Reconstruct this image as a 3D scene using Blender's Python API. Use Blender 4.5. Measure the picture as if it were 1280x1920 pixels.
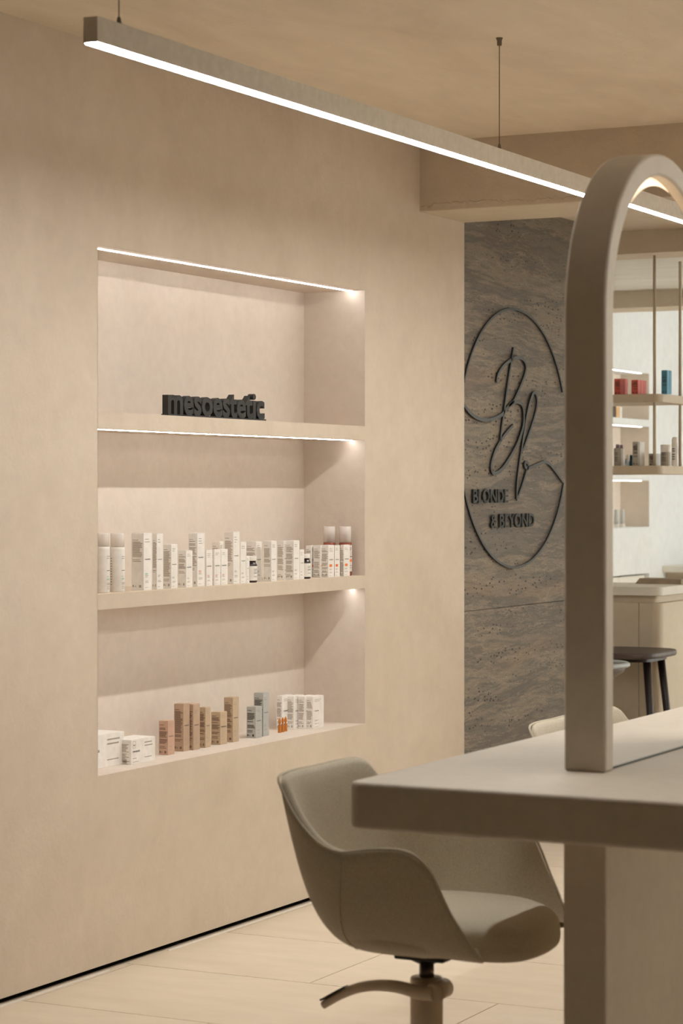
import bpy, bmesh, math, random
from mathutils import Vector, Matrix

for o in list(bpy.data.objects):
    bpy.data.objects.remove(o)
sc = bpy.context.scene
COL = sc.collection
random.seed(7)
PI = math.pi

# ------------------------------------------------------------------ camera
F_PX, VP_X, HOR_Y, H = 4400.0, 2890.0, 922.0, 1.485     # focal length (px), wall vanishing point, horizon row, eye height
TH = math.atan((VP_X - 640) / F_PX)
SN, CS = math.sin(TH), math.cos(TH)
cam_d = bpy.data.cameras.new('camera')
cam = bpy.data.objects.new('camera', cam_d)
COL.objects.link(cam)
cam.location = (0, 0, H)
cam.rotation_euler = (PI / 2, 0, TH)
cam_d.sensor_fit = 'VERTICAL'
cam_d.sensor_height = 36
cam_d.lens = F_PX / 1920 * 36
cam_d.shift_y = (HOR_Y - 960) / 1920
cam_d.clip_end = 100
cam_d.dof.use_dof = True
cam_d.dof.focus_distance = 8.1
cam_d.dof.aperture_fstop = 6.3
sc.camera = cam

# ------------------------------------------------------------------ world / exposure
W = bpy.data.worlds.new('world')
sc.world = W
W.use_nodes = True
bg = W.node_tree.nodes['Background']
bg.inputs[0].default_value = (1.0, 0.975, 0.95, 1)
bg.inputs[1].default_value = 11.5
sc.view_settings.view_transform = 'Standard'
sc.view_settings.look = 'None'
sc.view_settings.exposure = 0.0
sc.view_settings.gamma = 1.0
sc.view_settings.use_curve_mapping = False
try:
    sc.cycles.max_bounces = 12
    sc.cycles.diffuse_bounces = 8
    sc.cycles.glossy_bounces = 6
    sc.cycles.transparent_max_bounces = 16
    sc.cycles.sample_clamp_indirect = 6
    sc.cycles.caustics_reflective = False
    sc.cycles.caustics_refractive = False
except Exception:
    pass
LED_BAR = 101.0          # linear pendant strength
LED_NICHE = 42.0        # niche strip strength
LED_BAR_COL = (1.0, 0.985, 0.94)
LED_NICHE_COL = (1.0, 0.99, 0.98)

# ------------------------------------------------------------------ pixel -> place (a pixel gives a ray, the plane it hits gives the distance)
def ray(x, y):
    a = (x - 640) / F_PX
    return Vector((a * CS - SN, a * SN + CS, -(y - HOR_Y) / F_PX))
def onX(x, y, X):
    r = ray(x, y); t = X / r.x
    return Vector((X, r.y * t, H + r.z * t))
def onY(x, y, Y):
    r = ray(x, y); t = Y / r.y
    return Vector((r.x * t, Y, H + r.z * t))
def onZ(x, y, Z):
    r = ray(x, y); t = (Z - H) / r.z
    return Vector((r.x * t, r.y * t, Z))

# ------------------------------------------------------------------ materials
MATS = {}
def _mat(name):
    m = bpy.data.materials.new(name); m.use_nodes = True
    MATS[name] = m
    nt = m.node_tree
    return m, nt, nt.nodes['Principled BSDF'], nt.links
def N(nt, t, **kw):
    n = nt.nodes.new(t)
    for k, v in kw.items():
        setattr(n, k, v)
    return n
def objcoord(nt, scale=(1, 1, 1), rot=(0, 0, 0)):
    tc = N(nt, 'ShaderNodeTexCoord'); mp = N(nt, 'ShaderNodeMapping')
    nt.links.new(tc.outputs['Object'], mp.inputs[0])
    mp.inputs['Scale'].default_value = scale
    mp.inputs['Rotation'].default_value = rot
    return mp.outputs[0]
def noise(nt, vec, scale, detail=4, rough=.55, dist=0):
    n = N(nt, 'ShaderNodeTexNoise')
    nt.links.new(vec, n.inputs['Vector'])
    n.inputs['Scale'].default_value = scale; n.inputs['Detail'].default_value = detail
    n.inputs['Roughness'].default_value = rough; n.inputs['Distortion'].default_value = dist
    return n.outputs['Fac']
def ramp(nt, fac, stops):
    r = N(nt, 'ShaderNodeValToRGB')
    nt.links.new(fac, r.inputs[0])
    el = r.color_ramp.elements
    while len(el) > 1:
        el.remove(el[-1])
    el[0].position, el[0].color = stops[0][0], (*stops[0][1], 1)
    for p, c in stops[1:]:
        e = el.new(p); e.color = (*c, 1)
    return r.outputs[0]
def mixc(nt, fac, a, b, mode='MIX'):
    m = N(nt, 'ShaderNodeMix', data_type='RGBA', blend_type=mode)
    if isinstance(fac, float): m.inputs[0].default_value = fac
    else: nt.links.new(fac, m.inputs[0])
    for i, v in ((6, a), (7, b)):
        if isinstance(v, tuple): m.inputs[i].default_value = (*v, 1)
        else: nt.links.new(v, m.inputs[i])
    return m.outputs[2]
def bump(nt, b, h, strength, dist=.01):
    n = N(nt, 'ShaderNodeBump')
    n.inputs['Strength'].default_value = strength; n.inputs['Distance'].default_value = dist
    nt.links.new(h, n.inputs['Height']); nt.links.new(n.outputs[0], b.inputs['Normal'])
def s2l(*c):
    return tuple((v / 255 / 12.92 if v / 255 <= .04045 else ((v / 255 + .055) / 1.055) ** 2.4) for v in c)

def plaster(name, lo, hi, scale=(1, 1, 1), big=1.1, fine=14, bs=.25, rough=.85):
    lo, hi = [(c[0], c[1] * 1.055, c[2] * 1.13) for c in (lo, hi)]
    m, nt, b, L = _mat(name)
    v = objcoord(nt, scale)
    n1 = noise(nt, v, big, 5, .6, .8); n2 = noise(nt, v, fine, 4, .6, .3)
    c = ramp(nt, n1, [(.3, lo), (.7, hi)])
    c2 = ramp(nt, n2, [(.3, (.955, .955, .955)), (.7, (1.025, 1.025, 1.025))])
    L.new(mixc(nt, 1.0, c, c2, 'MULTIPLY'), b.inputs['Base Color'])
    b.inputs['Roughness'].default_value = rough
    b.inputs['Specular IOR Level'].default_value = .25
    n3 = noise(nt, objcoord(nt), 55, 3, .6)
    bump(nt, b, n3, bs, .004)
    return m
plaster('wall_plaster', s2l(203, 184, 161), s2l(215, 197, 175))
plaster('niche_plaster', s2l(208, 191, 173), s2l(217, 201, 184), fine=22, bs=.2)
plaster('ceiling_plaster', s2l(216, 197, 172), s2l(231, 214, 190), scale=(1.6, .55, 1), big=1.6, fine=5, bs=.35)
plaster('beam_plaster', s2l(196, 178, 155), s2l(205, 188, 165), bs=.6)
plaster('white_plaster', s2l(222, 219, 212), s2l(232, 229, 223), bs=.25)
plaster('ripple_ceiling', s2l(216, 209, 198), s2l(230, 224, 214), scale=(.8, 5, 1), big=2.2, fine=6, bs=1.0)
plaster('microcement', s2l(205, 190, 170), s2l(213, 199, 179), big=2.0, fine=25, bs=.08, rough=.6)
plaster('tile', s2l(212, 192, 166), s2l(222, 204, 180), scale=(.5, 1.4, 1), big=2.0, fine=9, bs=.05, rough=.5)
plaster('bar_front', s2l(190, 172, 146), s2l(198, 181, 156), big=1.5, fine=18, bs=.05, rough=.6)
plaster('bar_top', s2l(215, 205, 188), s2l(222, 213, 197), bs=.05, rough=.5)

def simple(name, col, rough=.5, metal=0., spec=.4, n=None):
    m, nt, b, L = _mat(name)
    v = objcoord(nt)
    f = noise(nt, v, n or 40, 3)
    lo = tuple(x * .94 for x in col); hi = tuple(min(1, x * 1.05) for x in col)
    L.new(ramp(nt, f, [(.3, lo), (.7, hi)]), b.inputs['Base Color'])
    b.inputs['Roughness'].default_value = rough; b.inputs['Metallic'].default_value = metal
    b.inputs['Specular IOR Level'].default_value = spec
    return m
simple('grout', s2l(128, 102, 77), .9)
simple('black_gap', (.004, .004, .004), .9, spec=.05)
simple('black_letter', s2l(44, 42, 41), .55)
simple('black_metal', s2l(28, 26, 25), .45)
simple('steel', s2l(120, 112, 104), .3, .8)
simple('fixture_paint', s2l(238, 234, 226), .45)
simple('column_paint', s2l(208, 193, 173), .45)
simple('logo_metal', s2l(84, 86, 85), .55)
simple('logo_letter', s2l(48, 49, 48), .55)
simple('white_card', s2l(236, 232, 226), .45)
simple('rose_card', s2l(199, 165, 144), .5)
simple('taupe_card', s2l(186, 160, 136), .5)
simple('sand_card', s2l(192, 170, 142), .5)
simple('silver_card', s2l(182, 184, 180), .4, .15)
simple('grey_card', s2l(168, 160, 148), .4)
simple('red_card', s2l(208, 92, 78), .45)
simple('blue_card', s2l(74, 138, 166), .45)
simple('deep_blue', s2l(38, 86, 120), .35)
simple('pale_blue', s2l(205, 220, 226), .35)
simple('purple_cap', s2l(150, 128, 146), .4)
simple('white_plastic', s2l(235, 231, 225), .3)
simple('label_paper', s2l(232, 228, 220), .5)
simple('dark_jar', s2l(40, 24, 20), .15, spec=.6)
simple('amber_liquid', s2l(140, 64, 40), .2, spec=.6)
simple('ampoule_amber', s2l(196, 118, 40), .15, spec=.6)
simple('ink', s2l(72, 66, 62), .7)
simple('ink_light', s2l(168, 158, 146), .7)
simple('ink_brown', s2l(120, 96, 84), .7)
simple('ink_orange', s2l(236, 126, 62), .6)
simple('ink_mint', s2l(172, 208, 190), .7)
simple('ink_pink', s2l(226, 176, 168), .7)
simple('mirror_edge', s2l(62, 64, 52), .4)
simple('dark_wood', s2l(38, 28, 25), .4, n=12)
simple('stool_seat_wood', s2l(74, 62, 56), .45, n=18)
simple('stool_rim', s2l(168, 176, 176), .35)
simple('stool_leather', s2l(112, 98, 86), .5)
simple('cable', s2l(120, 104, 84), .5)
simple('white_lacquer', s2l(226, 222, 214), .4)
simple('live_stone', s2l(154, 140, 120), .8, n=22)
simple('fill_cut_dark', s2l(92, 72, 57), .6, n=5)  # invented dark tone for unseen walls, keeps fill light off the table front
simple('dark_book', s2l(70, 60, 54), .5)
simple('amber_book', s2l(206, 160, 104), .5)

def fabric():
    m, nt, b, L = _mat('fabric')
    v = objcoord(nt)
    w = noise(nt, v, 420, 2, .6)
    n2 = noise(nt, v, 6, 3)
    c = ramp(nt, w, [(.35, s2l(182, 173, 153)), (.65, s2l(209, 200, 180))])
    c2 = ramp(nt, n2, [(.3, (.95, .95, .95)), (.7, (1.03, 1.03, 1.03))])
    L.new(mixc(nt, 1.0, c, c2, 'MULTIPLY'), b.inputs['Base Color'])
    b.inputs['Roughness'].default_value = .9
    b.inputs['Specular IOR Level'].default_value = .2
    b.inputs['Sheen Weight'].default_value = .15
    bump(nt, b, w, .3, .002)
fabric()

def stone():
    m, nt, b, L = _mat('travertine')
    v = objcoord(nt, (1, .42, 4.2), (math.radians(4), 0, 0))
    warp = noise(nt, objcoord(nt, (1, .9, 1.6)), 1.6, 3, .5)
    sep = N(nt, 'ShaderNodeVectorMath', operation='ADD')
    sc_ = N(nt, 'ShaderNodeVectorMath', operation='SCALE')
    comb = N(nt, 'ShaderNodeCombineXYZ'); L.new(warp, comb.inputs[2])
    L.new(comb.outputs[0], sc_.inputs[0]); sc_.inputs['Scale'].default_value = .55
    L.new(v, sep.inputs[0]); L.new(sc_.outputs[0], sep.inputs[1])
    vv = sep.outputs[0]
    a = noise(nt, vv, 2.3, 10, .7, .15)
    base = ramp(nt, a, [(.28, s2l(96, 88, 82)), (.40, s2l(124, 116, 104)), (.47, s2l(104, 96, 88)), (.55, s2l(142, 130, 113)), (.62, s2l(116, 107, 96)), (.72, s2l(150, 134, 112))])
    o = noise(nt, vv, 1.1, 3, .5)
    om = ramp(nt, o, [(.56, (0, 0, 0)), (.70, (.38, .38, .38))])
    base = mixc(nt, om, base, s2l(156, 128, 100))
    ve = noise(nt, vv, 2.4, 6, .7, .2)
    vm = ramp(nt, ve, [(.488, (0, 0, 0)), (.5, (.32, .32, .32)), (.512, (0, 0, 0))])
    base = mixc(nt, vm, base, s2l(205, 186, 158))
    g = noise(nt, objcoord(nt, (1, 1, 2)), 70, 4, .7)
    base = mixc(nt, 1.0, base, ramp(nt, g, [(.3, (.70, .70, .70)), (.7, (1.02, 1.02, 1.02))]), 'MULTIPLY')
    vo = N(nt, 'ShaderNodeTexVoronoi', feature='F1')
    L.new(objcoord(nt, (1, .45, 1)), vo.inputs['Vector']); vo.inputs['Scale'].default_value = 58
    vo.inputs['Randomness'].default_value = 1
    msk = noise(nt, vv, 3.4, 2, .5)
    mr = ramp(nt, msk, [(.40, (.02, .02, .02)), (.62, (.25, .25, .25))])
    lt = N(nt, 'ShaderNodeMath', operation='LESS_THAN')
    L.new(vo.outputs['Distance'], lt.inputs[0]); L.new(mr, lt.inputs[1])
    base = mixc(nt, lt.outputs[0], base, s2l(46, 36, 28))
    L.new(base, b.inputs['Base Color'])
    b.inputs['Roughness'].default_value = .6
    inv = N(nt, 'ShaderNodeMath', operation='SUBTRACT'); inv.inputs[0].default_value = 1
    L.new(lt.outputs[0], inv.inputs[1])
    bump(nt, b, inv.outputs[0], .6, .006)
stone()

def mirror_mat():
    m, nt, b, L = _mat('mirror_glass')
    b.inputs['Base Color'].default_value = (.90, .895, .88, 1)
    b.inputs['Metallic'].default_value = 1
    b.inputs['Roughness'].default_value = .005
mirror_mat()

def clear(name, col, gloss=.15, op=.2):
    m, nt, b, L = _mat(name)
    out = nt.nodes['Material Output']
    tr = N(nt, 'ShaderNodeBsdfTransparent'); tr.inputs[0].default_value = (*col, 1)
    mx = N(nt, 'ShaderNodeMixShader'); mx.inputs[0].default_value = op
    b.inputs['Base Color'].default_value = (*col, 1); b.inputs['Roughness'].default_value = gloss
    L.new(tr.outputs[0], mx.inputs[1]); L.new(b.outputs[0], mx.inputs[2])
    L.new(mx.outputs[0], out.inputs[0])
clear('clear_cap', s2l(246, 242, 238), .2, .6)
clear('window_glass', (.96, .98, .98), .02, .04)

def emit(name, col, s):
    m, nt, b, L = _mat(name)
    b.inputs['Base Color'].default_value = (.8, .8, .8, 1)
    b.inputs['Emission Color'].default_value = (*col, 1)
    b.inputs['Emission Strength'].default_value = s
emit('led_bar', LED_BAR_COL, LED_BAR)
for _k, _f in (('a', .9), ('b', 1.0), ('c', 1.3)):
    emit('led_niche_' + _k, LED_NICHE_COL, LED_NICHE * _f)
emit('led_halo', (1.0, .72, .46), 1.6)
emit('led_far', (1, .95, .86), 14)

# ------------------------------------------------------------------ mesh helpers
class MB:
    def __init__(self): self.v, self.f, self.s = [], [], []
    def add(self, vs, fs, smooth=False):
        o = len(self.v)
        self.v += [tuple(v) for v in vs]
        self.f += [tuple(i + o for i in f) for f in fs]
        self.s += [smooth] * len(fs)
        return self
    def box(self, x0, x1, y0, y1, z0, z1):
        vs = [(x, y, z) for z in (z0, z1) for y in (y0, y1) for x in (x0, x1)]
        return self.add(vs, [(0, 2, 3, 1), (4, 5, 7, 6), (0, 1, 5, 4), (2, 6, 7, 3), (0, 4, 6, 2), (1, 3, 7, 5)])
    def tube(self, pts, r, n=8, caps=True, closed=False):
        pts = [Vector(p) for p in pts]; m = len(pts)
        rs = r if isinstance(r, (list, tuple)) else [r] * m
        up = None; vs = []
        for i, p in enumerate(pts):
            a = pts[i - 1] if (i or closed) else p
            b = pts[(i + 1) % m] if (i < m - 1 or closed) else p
            t = (b - a).normalized()
            if up is None:
                up = Vector((0, 0, 1)) if abs(t.z) < .9 else Vector((1, 0, 0))
            s = t.cross(up).normalized(); up = s.cross(t).normalized()
            for k in range(n):
                an = 2 * PI * k / n
                vs.append(p + (s * math.cos(an) + up * math.sin(an)) * rs[i])
        fs = []
        for i in range(m if closed else m - 1):
            j = (i + 1) % m
            for k in range(n):
                l = (k + 1) % n
                fs.append((i * n + k, i * n + l, j * n + l, j * n + k))
        self.add(vs, fs, True)
        if caps and not closed:
            o = len(self.v) - len(vs)
            self.f += [tuple(o + k for k in reversed(range(n))), tuple(o + (m - 1) * n + k for k in range(n))]
            self.s += [False, False]
        return self
    def lathe(self, prof, n=24, c=(0, 0, 0)):
        vs = []; m = len(prof)
        for r, z in prof:
            for k in range(n):
                a = 2 * PI * k / n
                vs.append((c[0] + r * math.cos(a), c[1] + r * math.sin(a), c[2] + z))
        fs = [(i * n + k, i * n + (k + 1) % n, (i + 1) * n + (k + 1) % n, (i + 1) * n + k) for i in range(m - 1) for k in range(n)]
        o = len(self.v)
        self.add(vs, fs, True)
        self.f += [tuple(o + k for k in reversed(range(n))), tuple(o + (m - 1) * n + k for k in range(n))]
        self.s += [False, False]
        return self
    def prism(self, poly, axis, a, b):
        """extrude a 2D polygon along axis ('x': poly in y,z; 'y': x,z; 'z': x,y)"""
        def p3(p, t):
            return {'x': (t, p[0], p[1]), 'y': (p[0], t, p[1]), 'z': (p[0], p[1], t)}[axis]
        n = len(poly)
        vs = [p3(p, a) for p in poly] + [p3(p, b) for p in poly]
        fs = [tuple(range(n)), tuple(range(2 * n - 1, n - 1, -1))] + [(k, (k + 1) % n, n + (k + 1) % n, n + k) for k in range(n)]
        return self.add(vs, fs)
    def mesh(self, name, mat):
        me = bpy.data.meshes.new(name)
        me.from_pydata(self.v, [], self.f)
        me.polygons.foreach_set('use_smooth', self.s)
        bm = bmesh.new(); bm.from_mesh(me)
        bmesh.ops.recalc_face_normals(bm, faces=bm.faces)
        bm.to_mesh(me); bm.free()
        if mat: me.materials.append(MATS[mat])
        return me
    def build(self, name, mat, parent=None, bevel=0, seg=2, sub=0, loc=None):
        o = bpy.data.objects.new(name, self.mesh(name, mat))
        COL.objects.link(o)
        if parent: o.parent = parent
        if loc: o.location = loc
        if bevel:
            md = o.modifiers.new('bevel', 'BEVEL'); md.width = bevel; md.segments = seg; md.limit_method = 'ANGLE'
            md.harden_normals = False
        if sub:
            md = o.modifiers.new('sub', 'SUBSURF'); md.levels = sub; md.render_levels = sub
        return o
def bx(*a): return MB().box(*a)
def linkmesh(name, me, parent=None, loc=None, scale=None):
    o = bpy.data.objects.new(name, me); COL.objects.link(o)
    if parent: o.parent = parent
    if loc: o.location = loc
    if scale: o.scale = scale
    return o
def tag(o, label, cat, group=None):
    o['label'] = label; o['category'] = cat
    if group: o['group'] = group
    return o
def struct(o, label=None):
    o['kind'] = 'structure'
    if label: o['label'] = label
    return o
def empty(name, loc=(0, 0, 0), rz=0):
    o = bpy.data.objects.new(name, None); COL.objects.link(o)
    o.location = loc; o.rotation_euler = (0, 0, rz); o.empty_display_size = .05
    return o
def copy_tree(o, parent=None):
    c = o.copy(); COL.objects.link(c)
    if parent: c.parent = parent
    for ch in list(o.children):
        copy_tree(ch, c)
    return c
def catmull(pts, n=6, closed=False):
    pts = [Vector(p) for p in pts]; m = len(pts); out = []
    rng = range(m) if closed else range(m - 1)
    for i in rng:
        g = lambda k: pts[k % m] if closed else pts[max(0, min(m - 1, k))]
        p0, p1, p2, p3 = g(i - 1), g(i), g(i + 1), g(i + 2)
        for k in range(n):
            t = k / n
            out.append(.5 * ((2 * p1) + (p2 - p0) * t + (2 * p0 - 5 * p1 + 4 * p2 - p3) * t * t + (3 * p1 - p0 - 3 * p2 + p3) * t ** 3))
    if not closed: out.append(pts[-1])
    return out

# ------------------------------------------------------------------ the room
XL = -3.967                     # face of the plaster wall with the niche
XB = -4.228                     # back of the niche
XS = -4.03                      # face of the stone cladding
XR = 2.086                      # wall opposite, seen in the mirror
NY0, NY1 = 6.106, 7.952         # niche, along the wall
NZ0, NZ1 = .607, 2.247
S1B, S1T, S2B, S2T = 1.681, 1.733, 1.12, 1.168
CEIL = 2.873
WEND = 8.872                    # end of the plaster wall
YREAR, YFAR = -3.2, 17.8
BM0, BM1, BMZ = 8.44, 8.87, 2.597
C2Z = 2.752
GAP = .018

w = MB()
w.box(XL - .30, XL, 3.9, NY0, GAP, CEIL).box(XL - .30, XL, NY1, WEND, GAP, CEIL)
w.box(XL - .30, XL, NY0, NY1, GAP, NZ0 - .0008).box(XL - .30, XL, NY0, NY1, NZ1 + .0008, CEIL)
wall_left = struct(w.build('wall_left', 'wall_plaster'), 'beige limewashed wall with the recessed product niche')
bx(XB - .02, XB, NY0, NY1, NZ0, NZ1).build('niche_back', 'niche_plaster', wall_left)
bx(XB, XL, NY0 - .001, NY0 + .0005, NZ0, NZ1).build('niche_side', 'niche_plaster', wall_left)
bx(XB, XL, NY1 - .0005, NY1 + .001, NZ0, NZ1).build('niche_side', 'niche_plaster', wall_left)
bx(XB, XL - .0004, NY0, NY1, NZ0 - .02, NZ0).build('niche_floor', 'niche_plaster', wall_left)
# ceiling and shelves of the niche, each with a thin light strip near the front edge
for nm, zb, zt, fh, lm in (('niche_ceiling', NZ1, NZ1 + .02, .0034, 'led_niche_a'), ('shelf', S1B, S1T, .0022, 'led_niche_b'), ('shelf', S2B, S2T, .0005, 'led_niche_c')):
    xf = XL - .052
    ya, yb = NY0 + .004, NY1 - .006
    o = bx(XB, XL if nm == 'shelf' else XL - .0004, NY0, NY1, zb, zt).build(nm, 'wall_plaster' if nm == 'shelf' else 'niche_plaster', wall_left)
    vs = [(xf - .004, ya, zb - fh), (xf, ya, zb - fh), (xf, yb, zb - fh), (xf - .004, yb, zb - fh)]
    fs = [(0, 3, 2, 1)]
    vs += [(xf, ya, zb), (xf, yb, zb)]; fs += [(1, 2, 5, 4)]
    me = bpy.data.meshes.new('light_strip'); me.from_pydata(vs, [], fs); me.materials.append(MATS[lm])
    linkmesh('light_strip', me, o)['label'] = 'thin white glowing light strip'

struct(bx(XL - .30, XL - .02, YREAR, WEND, 0, GAP).build('baseboard_left', 'black_gap'), 'black recessed shadow gap at the foot of the wall')

# stone cladding behind the logo: two slabs with a fine joint
stone_wall = struct(bx(XS - .3, XS - .02, WEND, 12.4, 0, C2Z + .1).build('wall_stone', 'grout'), 'wall clad in grey brown travertine slabs')
JZ = onX(869, 1147, XS).z
bx(XS - .02, XS, WEND - .2, 12.4, 0, JZ - .0012).build('slab', 'travertine', stone_wall)
bx(XS - .02, XS, WEND - .2, 12.4, JZ + .0012, C2Z).build('slab', 'travertine', stone_wall)

# left wall past the stone with the big window that daylights the bar
w = MB()
w.box(XS - .3, XS, 12.4, 12.8, 0, 2.9).box(XS - .3, XS, 16.9, YFAR, 0, 2.9).box(XS - .3, XS, 12.8, 16.9, 0, .25).box(XS - .3, XS, 12.8, 16.9, 2.5, 2.9)
struct(w.build('wall_window', 'white_plaster'), 'white wall around the large window')
win = struct(empty('window_1', (XS - .15, 12.8, .25)), 'large window lighting the bar')
for k in range(4):
    yy = k * 4.1 / 3
    bx(-.03, .03, max(0, yy - .03), min(4.1, yy + .03), 0, 2.25).build('mullion', 'white_lacquer', win)
bx(-.03, .03, 0, 4.1, 0, .05).build('rail', 'white_lacquer', win)
bx(-.03, .03, 0, 4.1, 2.2, 2.25).build('rail', 'white_lacquer', win)
for k in range(3):
    bx(-.004, .004, k * 4.1 / 3 + .03, (k + 1) * 4.1 / 3 - .03, .05, 2.2).build('pane', 'window_glass', win)

struct(bx(XL - .3, XR + .3, YREAR - .2, YREAR, 0, CEIL).build('wall_rear', 'fill_cut_dark'))  # out of view; dark finish added to dim the bounce from behind the camera
struct(bx(XL - .3, XL - .01, YREAR, 3.9, 0, CEIL).build('wall_left_darkened', 'fill_cut_dark'), 'unseen wall behind the viewpoint, darkened to cut fill light')  # dark finish is made up, it holds back fill on camera-facing sides
struct(bx(XS - .3, XR + .3, YFAR, YFAR + .2, 0, 2.9).build('wall_far', 'white_plaster'))
struct(bx(XL - .3, XR + .3, YREAR, BM0, CEIL, CEIL + .1).build('ceiling', 'ceiling_plaster'), 'beige limewashed ceiling')
struct(bx(XS - .3, XR + .3, BM1, 10.8, C2Z, C2Z + .1).build('ceiling_middle', 'beam_plaster'))
DZ = 2.645
struct(bx(XS - .3, XR + .3, 10.8, 13.12, DZ, DZ + .3).build('ceiling_far', 'ripple_ceiling'), 'white rippled lower ceiling over the bar')
struct(bx(XS - .3, XR + .3, 13.12, YFAR, 2.88, 2.98).build('ceiling_back', 'white_plaster'))
bx(XS - .3, XR, 10.797, 11.07, DZ - .003, C2Z - .0005).build('fascia', 'beam_plaster', bpy.data.objects['ceiling_far'])
beam = struct(bx(XS - .3, XR + .3, BM0, BM1, BMZ, CEIL + .1).build('ceiling_beam', 'beam_plaster', bevel=.004), 'plastered ceiling beam running across the room')
# ragged plaster ridge along the beam face
rng = random.Random(3)
a0, a1 = onY(772, 399, BM0), onY(1060, 378, BM0)
zr = (a0.z + a1.z) / 2
pts, rs = [], []
for k in range(170):
    t = k / 169
    pts.append((XL + .01 + t * 1.75, BM0 - .001, BMZ + .022 + .004 * math.sin(t * 17) + rng.uniform(-.007, .007)))
    rs.append(max(.0012, rng.uniform(.001, .0045) * (1 - .5 * t)))
MB().tube(pts, rs, 5).build('plaster_ridge', 'beam_plaster', beam)
struct(bx(XS - .3, XR, 12.8, 13.12, 2.545, DZ + .05).build('far_beam', 'beam_plaster'), 'shallow plaster beam under the white ceiling')

# floor: base and large tiles in running bond
floor = struct(bx(XS - .3, XR + .3, YREAR, YFAR, -.08, -.003).build('floor', 'grout'), 'floor of large beige tiles')
TW, TL = .597, 1.245
RY = 6.27                      # a joint between two rows
r0 = math.floor((YREAR - RY) / TW)
tile_me = {}
for r in range(int((3.0 - RY) // TW), int((8.9 - RY) // TW) + 1):
    y0 = RY + r * TW
    xo = -3.315 if r % 2 == 0 else -2.695
    k0 = math.floor((XL - .02 - xo) / TL)
    x = xo + k0 * TL
    while x < -.2:
        xa, xb = max(x, XL - .02), min(x + TL, 2.08)
        key = round(xb - xa, 3)
        if key not in tile_me:
            tile_me[key] = bx(.0016, key - .0016, .0016, TW - .0016, -.02, 0).mesh('tile', 'tile')
        linkmesh('tile', tile_me[key], floor, (xa, y0, 0))
        x += TL
    xe = x
# the rest of the floor, out of the photograph, in the same tiles joined
m = MB()
for r in range(int((YREAR - RY) // TW), int((YFAR - RY) // TW) + 1):
    y0 = RY + r * TW
    near = int((3.0 - RY) // TW) <= r <= int((8.9 - RY) // TW)
    xo = -3.315 if r % 2 == 0 else -2.695
    k0 = math.floor((XL - .02 - xo) / TL)
    x = xo + k0 * TL
    while x < XR:
        if not (near and x < -.2):
            m.box(max(x, XL - .02) + .0016, min(x + TL, XR) - .0016, max(y0, YREAR) + .0016, min(y0 + TW, YFAR) - .0016, -.02, 0)
        x += TL
o = m.build('tile_field', 'tile', floor); o['kind'] = 'stuff'
for a, b in ((5.55, 6.15), (6.5, 7.6)):
    struct(bx(XL + .012, XL + .016, a, b, 0, .004).build('trim_1' if a < 6 else 'trim_2', 'label_paper'), 'thin pale edging strip on the floor beside the wall')

# ------------------------------------------------------------------ linear pendants
def pendant(X, y0, y1, label):
    z0, z1, hw = 2.472, 2.529, .0185
    r = empty('linear_pendant', (X, y0, z0))
    tag(r, label, 'light', 'linear pendants above the styling table')
    L = y1 - y0
    m = MB().box(-hw, -hw + .0025, .002, L - .002, 0, z1 - z0).box(hw - .0025, hw, .002, L - .002, 0, z1 - z0).box(-hw + .0025, hw - .0025, .002, L - .002, .03, z1 - z0)
    m.build('housing', 'fixture_paint', r)
    bx(-hw, hw, -.001, .002, .0, z1 - z0).build('end_cap', 'fixture_paint', r)
    bx(-hw, hw, L - .002, L + .001, .0, z1 - z0).build('end_cap', 'column_paint', r)
    d = bx(-hw + .003, hw - .003, .003, L - .003, -.002, .006).build('diffuser', 'led_bar', r); d['label'] = 'glowing white diffuser'
    for yc in (.115, 2.27, L - .12):
        zc = (CEIL if y0 + yc < BM0 else (BMZ if y0 + yc < BM1 else C2Z)) - z0
        c = MB().tube([(0, yc, z1 - z0 - .001), (0, yc, zc)], .0015, 6).build('suspension_cable', 'cable', r)
        MB().lathe([(.006, -.024), (.0075, -.022), (.0075, -.008), (.0105, -.001), (.0105, 0)], 14, (0, yc, zc)).build('ceiling_mount', 'cable', c)
        MB().lathe([(.006, 0), (.006, .006), (.004, .018), (.0025, .02)], 12, (0, yc, z1 - z0)).build('cable_grip', 'steel', c)
    return r
pendant(-2.838, 4.34, 9.20, 'long linear pendant light hanging in front of the niche wall')
pendant(-.62, 4.34, 9.20, 'second linear pendant light, seen only in the arched mirror')

# ------------------------------------------------------------------ styling table
TZ, TT = .913, .092
TX0, TX1, TY0, TY1 = -2.100, -1.371, 4.122, 7.45
FX0, FX1 = -1.785, -1.694       # mirror frame, across
FY0 = onX(1135, 1200, FX1).y
def rrect(x0, x1, y0, y1, r, n=6):
    p = []
    for cx, cy, a0 in ((x1 - r, y1 - r, 0), (x0 + r, y1 - r, 90), (x0 + r, y0 + r, 180), (x1 - r, y0 + r, 270)):
        for k in range(n + 1):
            a = math.radians(a0 + 90 * k / n)
            p.append((cx + r * math.cos(a), cy + r * math.sin(a)))
    return p
tb = tag(empty('styling_table', (-1.735, 4.6, 0)), 'long double sided beige styling table carrying the arched mirror', 'table')
def local(o, p):
    o.parent = p; o.matrix_parent_inverse = Matrix.Translation(p.location).inverted()
    return o
local(MB().prism(rrect(TX0, TX1, TY0, TY1, .035), 'z', TZ - TT, TZ).build('tabletop', 'microcement', bevel=.009, seg=3), tb)
local(bx(FX0, FX1 + .002, FY0 - .004, TY1 - .5, 0, TZ - TT).build('pedestal', 'microcement', bevel=.004), tb)

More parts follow.
